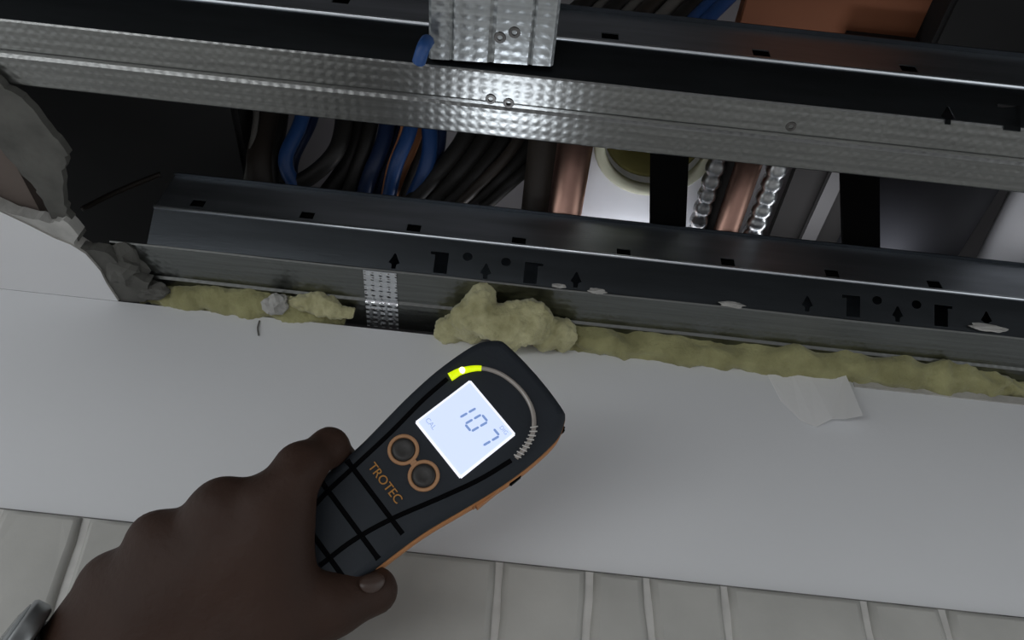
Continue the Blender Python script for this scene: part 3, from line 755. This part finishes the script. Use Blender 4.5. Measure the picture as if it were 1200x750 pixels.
HW = [(0.0478, 0.0), (0.0474, 0.012), (0.0462, 0.0235), (0.0448, 0.0268), (0.0415, 0.0295), (0.036, 0.0325), (0.026, 0.0340), (0.008, 0.0342), (-0.010, 0.0326), (-0.026, 0.0302), (-0.042, 0.0276),
      (-0.054, 0.0264), (-0.070, 0.0258), (-0.085, 0.0254), (-0.094, 0.0225), (-0.099, 0.016), (-0.1005, 0.0)]
def outline(inset=0.0):
    R_ = [(w, y) for y, w in HW]
    L = R_ + [(-w, y) for w, y in R_[::-1][1:-1]]
    P = spline([(x, y, 0) for x, y in L] + [(L[0][0], L[0][1], 0)], 4)[:-1]
    if not inset: return [(p.x, p.y) for p in P]
    res = []
    for i, p in enumerate(P):
        t_ = (P[(i + 1) % len(P)] - P[i - 1]).normalized()
        nrm = Vector((t_.y, -t_.x, 0))
        res.append((p.x + nrm.x * inset, p.y + nrm.y * inset))
    return res
def shell(levels, cap0=True, cap1=True):
    bm = bmesh.new(); rs = []
    for ins, z in levels:
        rs.append([bm.verts.new((x, y, z)) for x, y in outline(ins)])
    for a, b in zip(rs, rs[1:]):
        for k in range(len(a)): bm.faces.new((a[k], a[(k + 1) % len(a)], b[(k + 1) % len(a)], b[k]))
    if cap0: bm.faces.new(rs[0])
    if cap1: bm.faces.new(rs[-1])
    return bm
# sign of inset that shrinks the outline
sg = 1 if abs(outline(0.001)[30][0]) < abs(outline(0)[30][0]) else -1
o = from_bm('front_shell', shell([(sg * .0005, -.0055), (0, -.0050), (0, -.0028), (sg * .0007, -.0016), (sg * .0020, -.0005), (sg * .0042, 0)]), 'rubber', meter)
for p in o.data.polygons: p.use_smooth = len(p.vertices) == 4
o = from_bm('side_band', shell([(sg * .0045, -.0268), (sg * .0016, -.0250), (-sg * .0003, -.0200), (-sg * .0003, -.0055)]), 'orange', meter)
o['label'] = 'orange plastic side and back half'
for p in o.data.polygons: p.use_smooth = len(p.vertices) == 4

def ribbon(pts, w, z0, z1):
    P = [Vector((x, y, 0)) for x, y in pts]; bm = bmesh.new(); rs = []
    for i, p in enumerate(P):
        t_ = (P[min(i + 1, len(P) - 1)] - P[max(i - 1, 0)]).normalized(); nrm = Vector((-t_.y, t_.x, 0))
        rs.append([bm.verts.new((q.x, q.y, z)) for q, z in ((p + nrm * w / 2, z0), (p + nrm * w * .35, z1), (p - nrm * w * .35, z1), (p - nrm * w / 2, z0))])
    for a, b in zip(rs, rs[1:]):
        for k in range(4): bm.faces.new((a[k], a[(k + 1) % 4], b[(k + 1) % 4], b[k]))
    bm.faces.new(rs[0]); bm.faces.new(rs[-1])
    return bm
sp2 = lambda L, per=6: [(p.x, p.y) for p in spline([(x, y, 0) for x, y in L], per)]
from_bm('groove', ribbon(sp2([(-.0125, -.094), (-.0172, -.075), (-.0195, -.055), (-.0222, -.030), (-.0255, -.008), (-.0268, .0095)]), .0030, -.0004, .0003), 'groove', meter)
from_bm('groove', ribbon(sp2([(.0085, -.094), (.0090, -.075), (.0125, -.055), (.0195, -.030), (.0245, -.010), (.0270, .0080)]), .0030, -.0004, .0003), 'groove', meter)
for y, a, b in ((-.0553, -.0245, .0215), (-.0710, -.0235, .0235), (-.0885, -.019, .019)):
    from_bm('groove', ribbon([(a, y), ((a + b) / 2, y), (b, y)], .0030, -.0004, .0003), 'groove', meter)

# light guide arc
arcp = [(-.0265, .0110), (-.0252, .0180), (-.0200, .0268), (-.0105, .0330), (.0025, .0353), (.0140, .0330), (.0222, .0268), (.0262, .0190), (.0278, .0105)]
def arc3(P, z=.0006): return [(x, y, z) for x, y in P]
full_arc = sp2(arcp, 8)
nA = len(full_arc)
from_bm('light_guide', tube(arc3(full_arc[11:]), .00125, 8), 'arc', meter, True)
lit = full_arc[:17]
bm = tube(arc3(lit), [.0024 - .0009 * i / 16 for i in range(17)], 8)
o = from_bm('lit_light_guide', bm, 'yel', meter, True); o['label'] = 'glowing yellow-green end of the light guide'
bm = bmesh.new(); bmesh.ops.create_uvsphere(bm, u_segments=12, v_segments=8, radius=.0018, matrix=Matrix.Translation((lit[8][0], lit[8][1], .0016)))
from_bm('led', bm, 'yled', meter, True)
for k in range(9):
    i = nA - 2 - k * 2
    p = Vector((*full_arc[i], 0)); t_ = (Vector((*full_arc[i + 1], 0)) - p).normalized(); nrm = Vector((-t_.y, t_.x, 0))
    a = p + nrm * .0019 - t_ * .0006; b = p - nrm * .0019 + t_ * .0006
    from_bm('scale_tick', tube([(a.x, a.y, .0017), (b.x, b.y, .0017)], .00035, 5), 'tick', meter)

# display
def rbox(x0, x1, y0, y1, z0, z1, bev):
    return box_bm(bmesh.new(), x0, x1, y0, y1, z0, z1, bev)
o = from_bm('display_frame', rbox(-.0189, .0184, -.0176, .0184, -.0006, .0008, .0006), 'lcdrim', meter)
disp = from_bm('display', rbox(-.0176, .0171, -.0163, .0171, .0004, .0013, .0003), 'lcd', meter)
disp['label'] = 'glowing pale blue display reading 107'
def seg(x0, y0, x1, y1, w=.0012):
    a = Vector((x0, y0, 0)); b = Vector((x1, y1, 0)); t_ = (b - a).normalized(); nrm = Vector((-t_.y, t_.x, 0)) * w / 2
    a += t_ * .0003; b -= t_ * .0003; c_ = w * .45
    L = [a + t_ * 0, a + t_ * c_ + nrm, b - t_ * c_ + nrm, b, b - t_ * c_ - nrm, a + t_ * c_ - nrm]
    bm = bmesh.new(); lo = [bm.verts.new((p.x, p.y, .0012)) for p in L]; hi = [bm.verts.new((p.x, p.y, .00145)) for p in L]
    bm.faces.new(hi); bm.faces.new(lo)
    for k in range(6): bm.faces.new((lo[k], lo[(k + 1) % 6], hi[(k + 1) % 6], hi[k]))
    from_bm('digit_segment', bm, 'seg', disp)
def digit(cx, segs, y0=.0014, y1=.0112, w=.0050):
    ym = (y0 + y1) / 2; sl = .0007
    X = lambda x, y: cx + x + sl * (y - ym) / (y1 - ym)
    l, r_ = -w / 2, w / 2
    d = {'a': (l, y1, r_, y1), 'b': (r_, y1, r_, ym), 'c': (r_, ym, r_, y0), 'd': (l, y0, r_, y0), 'e': (l, ym, l, y0), 'f': (l, y1, l, ym), 'g': (l, ym, r_, ym)}
    for s_ in segs:
        xa, ya, xb, yb = d[s_]; seg(X(xa, ya), ya, X(xb, yb), yb)
digit(-.0080, 'bc'); digit(.0013, 'abcdef'); digit(.0107, 'abc')
text_mesh('display_print', 'CAL', .0036, 'segs', disp, Matrix.Translation((-.0128, -.0120, .0014)))
text_mesh('display_print', 'DIG', .0030, 'segs', disp, Matrix.Translation((.0130, .0146, .0014)))

# buttons
for bx in (-.0111, .0056):
    ring = from_bm('button_ring', ring_bm(bx, -.0305, [(.0080, -.0002), (.0078, .0009), (.0066, .0011), (.0060, .0004), (.0060, -.0002)], 32), 'oring', meter, True)
    bm = bmesh.new(); n = 28; rs = []
    for r_, z in ((.0059, -.0002), (.0056, .0010), (.0040, .0013), (.0022, .0009), (.0010, .0008)):
        rs.append([bm.verts.new((bx + r_ * math.cos(2 * math.pi * k / n), -.0305 + r_ * math.sin(2 * math.pi * k / n), z)) for k in range(n)])
    for a, b in zip(rs, rs[1:]):
        for k in range(n): bm.faces.new((a[k], a[(k + 1) % n], b[(k + 1) % n], b[k]))
    bm.faces.new(rs[-1])
    from_bm('button', bm, 'obtn', meter, True)
from_bm('button_bridge', rbox(-.0040, -.0015, -.0322, -.0288, -.0002, .0008, .0002), 'oring', meter)
o = text_mesh('logo', 'TROTEC', .0062, 'ologo', meter, Matrix.Translation((-.0034, -.0474, .0003)) @ Matrix.Scale(1.0, 4, (1, 0, 0)), .0003)
# side latch and slot
from_bm('side_port', rbox(.0335, .0350, .002, .0095, -.0190, -.0110, .0006), 'groove', meter)
from_bm('side_latch', rbox(.0250, .0335, -.020, .001, -.0200, -.0080, .0015), 'orange', meter)
from_bm('end_cap', rbox(.0150, .0312, .0375, .0430, -.0160, -.0090, .0010), 'groove', meter)
# added torch lens and light, unseen, for the near channel's bright patch
lens = from_bm('added_torch_lens', rbox(-.0348, -.0318, .0240, .0340, -.0160, -.0105, .0004), 'lens', meter)
tl = bpy.data.lights.new('added_torch_light', 'AREA'); tl.shape = 'RECTANGLE'; tl.size = 0.055; tl.size_y = 0.014
tl.energy = 0.016; tl.color = (0.86, 0.92, 1.0); tl.spread = math.radians(85)
tlo = bpy.data.objects.new('added_torch_light', tl); COL.objects.link(tlo)
pw = DM @ Vector((-.0430, .0370, -.0130))
tlo.location = pw
tlo.rotation_euler = Vector((-0.02, -0.22, 1.0)).to_track_quat('-Z', 'Y').to_euler()

# ------------------------------------------------------------------ the hand
PR = [
    ((-0.2005, 0.4276, 1.8891), (-0.1857, 0.403, 1.949), 0.0360, 0.0310, 0.0200),
    ((-0.1857, 0.403, 1.949), (-0.1663, 0.384, 1.9836), 0.0300, 0.0300, 0.0200),
    ((-0.1807, 0.4027, 1.9677), (-0.1523, 0.3805, 1.9956), 0.0270, 0.0250, 0.0200),
    ((-0.1399, 0.3812, 1.9892), (-0.0999, 0.3303, 2.0373), 0.0220, 0.0150, 0.0220),
    ((-0.1518, 0.3821, 1.9883), (-0.1245, 0.3304, 2.0344), 0.0220, 0.0135, 0.0220),
    ((-0.1646, 0.3851, 1.9881), (-0.1511, 0.3449, 2.0227), 0.0220, 0.0125, 0.0220),
    ((-0.175, 0.3908, 1.9853), (-0.1721, 0.3649, 2.0084), 0.0220, 0.0120, 0.0200),
    ((-0.1228, 0.3225, 2.0338), (-0.1222, 0.3223, 2.0369), 0.0085, 0.0080, 0.0090),
    ((-0.1497, 0.3371, 2.022), (-0.1539, 0.3375, 2.0244), 0.0085, 0.0075, 0.0090),
    ((-0.1713, 0.3563, 2.0084), (-0.1748, 0.3568, 2.0108), 0.0080, 0.0075, 0.0090),
    ((-0.1384, 0.358, 2.0096), (-0.107, 0.3415, 2.0261), 0.0190, 0.0150, 0.0200),
    ((-0.1185, 0.3706, 1.997), (-0.0945, 0.3397, 2.0222), 0.0200, 0.0110, 0.0180),
    ((-0.1065, 0.3711, 1.9965), (-0.0901, 0.3505, 2.0114), 0.0180, 0.0100, 0.0180),
    ((-0.1254, 0.3502, 1.9894), (-0.1024, 0.3255, 2.0226), 0.0030, 0.0034, 0.0060),
    ((-0.1347, 0.3509, 1.9887), (-0.1237, 0.3271, 2.021), 0.0030, 0.0034, 0.0060),
    ((-0.1427, 0.3528, 1.9868), (-0.1454, 0.3373, 2.0108), 0.0030, 0.0034, 0.0060),
    ((-0.1489, 0.3565, 1.9831), (-0.1613, 0.3504, 1.9977), 0.0030, 0.0034, 0.0060),
    ((-0.1062, 0.3169, 2.0359), (-0.0911, 0.3127, 2.0464), 0.0040, 0.0040, 0.0080),
    ((-0.0999, 0.3303, 2.0373), (-0.0919, 0.3195, 2.0566), 0.0130, 0.0110, 0.0120),
    ((-0.0919, 0.3195, 2.0566), (-0.084, 0.3301, 2.0771), 0.0105, 0.0090, 0.0060),
    ((-0.084, 0.3301, 2.0771), (-0.0771, 0.3511, 2.0816), 0.0088, 0.0075, 0.0050),
    ((-0.1245, 0.3304, 2.0344), (-0.1234, 0.3591, 2.0538), 0.0125, 0.0105, 0.0080),
    ((-0.1234, 0.3591, 2.0538), (-0.1079, 0.3723, 2.0731), 0.0100, 0.0090, 0.0050),
    ((-0.1079, 0.3723, 2.0731), (-0.086, 0.3872, 2.0723), 0.0090, 0.0080, 0.0050),
    ((-0.1511, 0.3449, 2.0227), (-0.1498, 0.3745, 2.0412), 0.0120, 0.0100, 0.0080),
    ((-0.1498, 0.3745, 2.0412), (-0.1309, 0.3895, 2.0573), 0.0095, 0.0088, 0.0050),
    ((-0.1309, 0.3895, 2.0573), (-0.1042, 0.3995, 2.0558), 0.0086, 0.0078, 0.0050),
    ((-0.1721, 0.3649, 2.0084), (-0.1736, 0.3905, 2.0252), 0.0110, 0.0090, 0.0080),
    ((-0.1736, 0.3905, 2.0252), (-0.1543, 0.4037, 2.0374), 0.0085, 0.0080, 0.0050),
    ((-0.1543, 0.4037, 2.0374), (-0.1284, 0.4123, 2.0373), 0.0080, 0.0070, 0.0050),
    ((-0.127, 0.3873, 1.9831), (-0.0956, 0.3694, 1.9982), 0.0230, 0.0175, 0.0200),
    ((-0.0956, 0.3694, 1.9982), (-0.0702, 0.3623, 2.0109), 0.0170, 0.0140, 0.0120),
    ((-0.0702, 0.3623, 2.0109), (-0.0524, 0.3654, 2.022), 0.0130, 0.0115, 0.0060),
]
me = sdf_mesh('person', PR, 0.0019)
hand = link('person', me, 'skin', None, True)
tag(hand, 'bare left hand, seen from its back, gripping the handheld meter', 'hand')

# thumb nail
NC, NT, NN = ((-0.0521, 0.3520, 2.0198), (0.0220, 0.0046, 0.0124), (0.1095, -1.1998, -0.2144))
NC, NT, NN = Vector(NC), Vector(NT).normalized(), Vector(NN).normalized()
NS = NT.cross(NN).normalized(); NN = NS.cross(NT).normalized()
bm = bmesh.new(); bmesh.ops.create_uvsphere(bm, u_segments=20, v_segments=12, radius=1.0)
for v in bm.verts:
    q = v.co.copy(); v.co = NC + NT * q.x * .0062 + NS * q.y * .0048 + NN * (q.z * .0016 - .0016 * (q.y ** 2))
from_bm('thumb_nail', bm, 'nail', hand, True)

# ------------------------------------------------------------------ wristwatch
WC, WA, WN, WR = ((-0.1721, 0.3897, 1.9732), (0.0194, -0.0190, 0.0346), (-0.8824, -0.4297, -0.0653), 0.0350)
WC, WA, WN = Vector(WC), Vector(WA).normalized(), Vector(WN).normalized()
WN = (WN - WA * WN.dot(WA)).normalized(); WS = WA.cross(WN)
watch = thing('wristwatch', 'grey-faced wristwatch on a black strap at the wrist', 'watch', WC)
def wp(a, n_, s): return WA * a + WN * n_ + WS * s
bm = bmesh.new(); n = 48; rs = []
for a_, rr in ((-.011, WR + .0004), (-.0105, WR + .0026), (.0105, WR + .0026), (.011, WR + .0004)):
    rs.append([bm.verts.new(wp(a_, rr * math.cos(2 * math.pi * k / n), rr * math.sin(2 * math.pi * k / n))) for k in range(n)])
for i in range(4):
    a, b = rs[i], rs[(i + 1) % 4]
    for k in range(n): bm.faces.new((a[k], a[(k + 1) % n], b[(k + 1) % n], b[k]))
from_bm('strap', bm, 'strap', watch, True)
def disc(name, prof, material, parent):
    bm = bmesh.new(); n = 40
    rs = [[bm.verts.new(wp(r * math.cos(2 * math.pi * k / n), WR + z, r * math.sin(2 * math.pi * k / n))) for k in range(n)] for r, z in prof]
    for a, b in zip(rs, rs[1:]):
        for k in range(n): bm.faces.new((a[k], a[(k + 1) % n], b[(k + 1) % n], b[k]))
    bm.faces.new(rs[0]); bm.faces.new(rs[-1])
    return from_bm(name, bm, material, parent, True)
disc('case', [(.0195, .0015), (.0208, .003), (.0208, .0085), (.0198, .0100), (.0178, .0102)], 'wcase', watch)
disc('glass', [(.0178, .0095), (.0176, .0106), (.0120, .0118), (.0050, .0122)], 'wglass', watch)
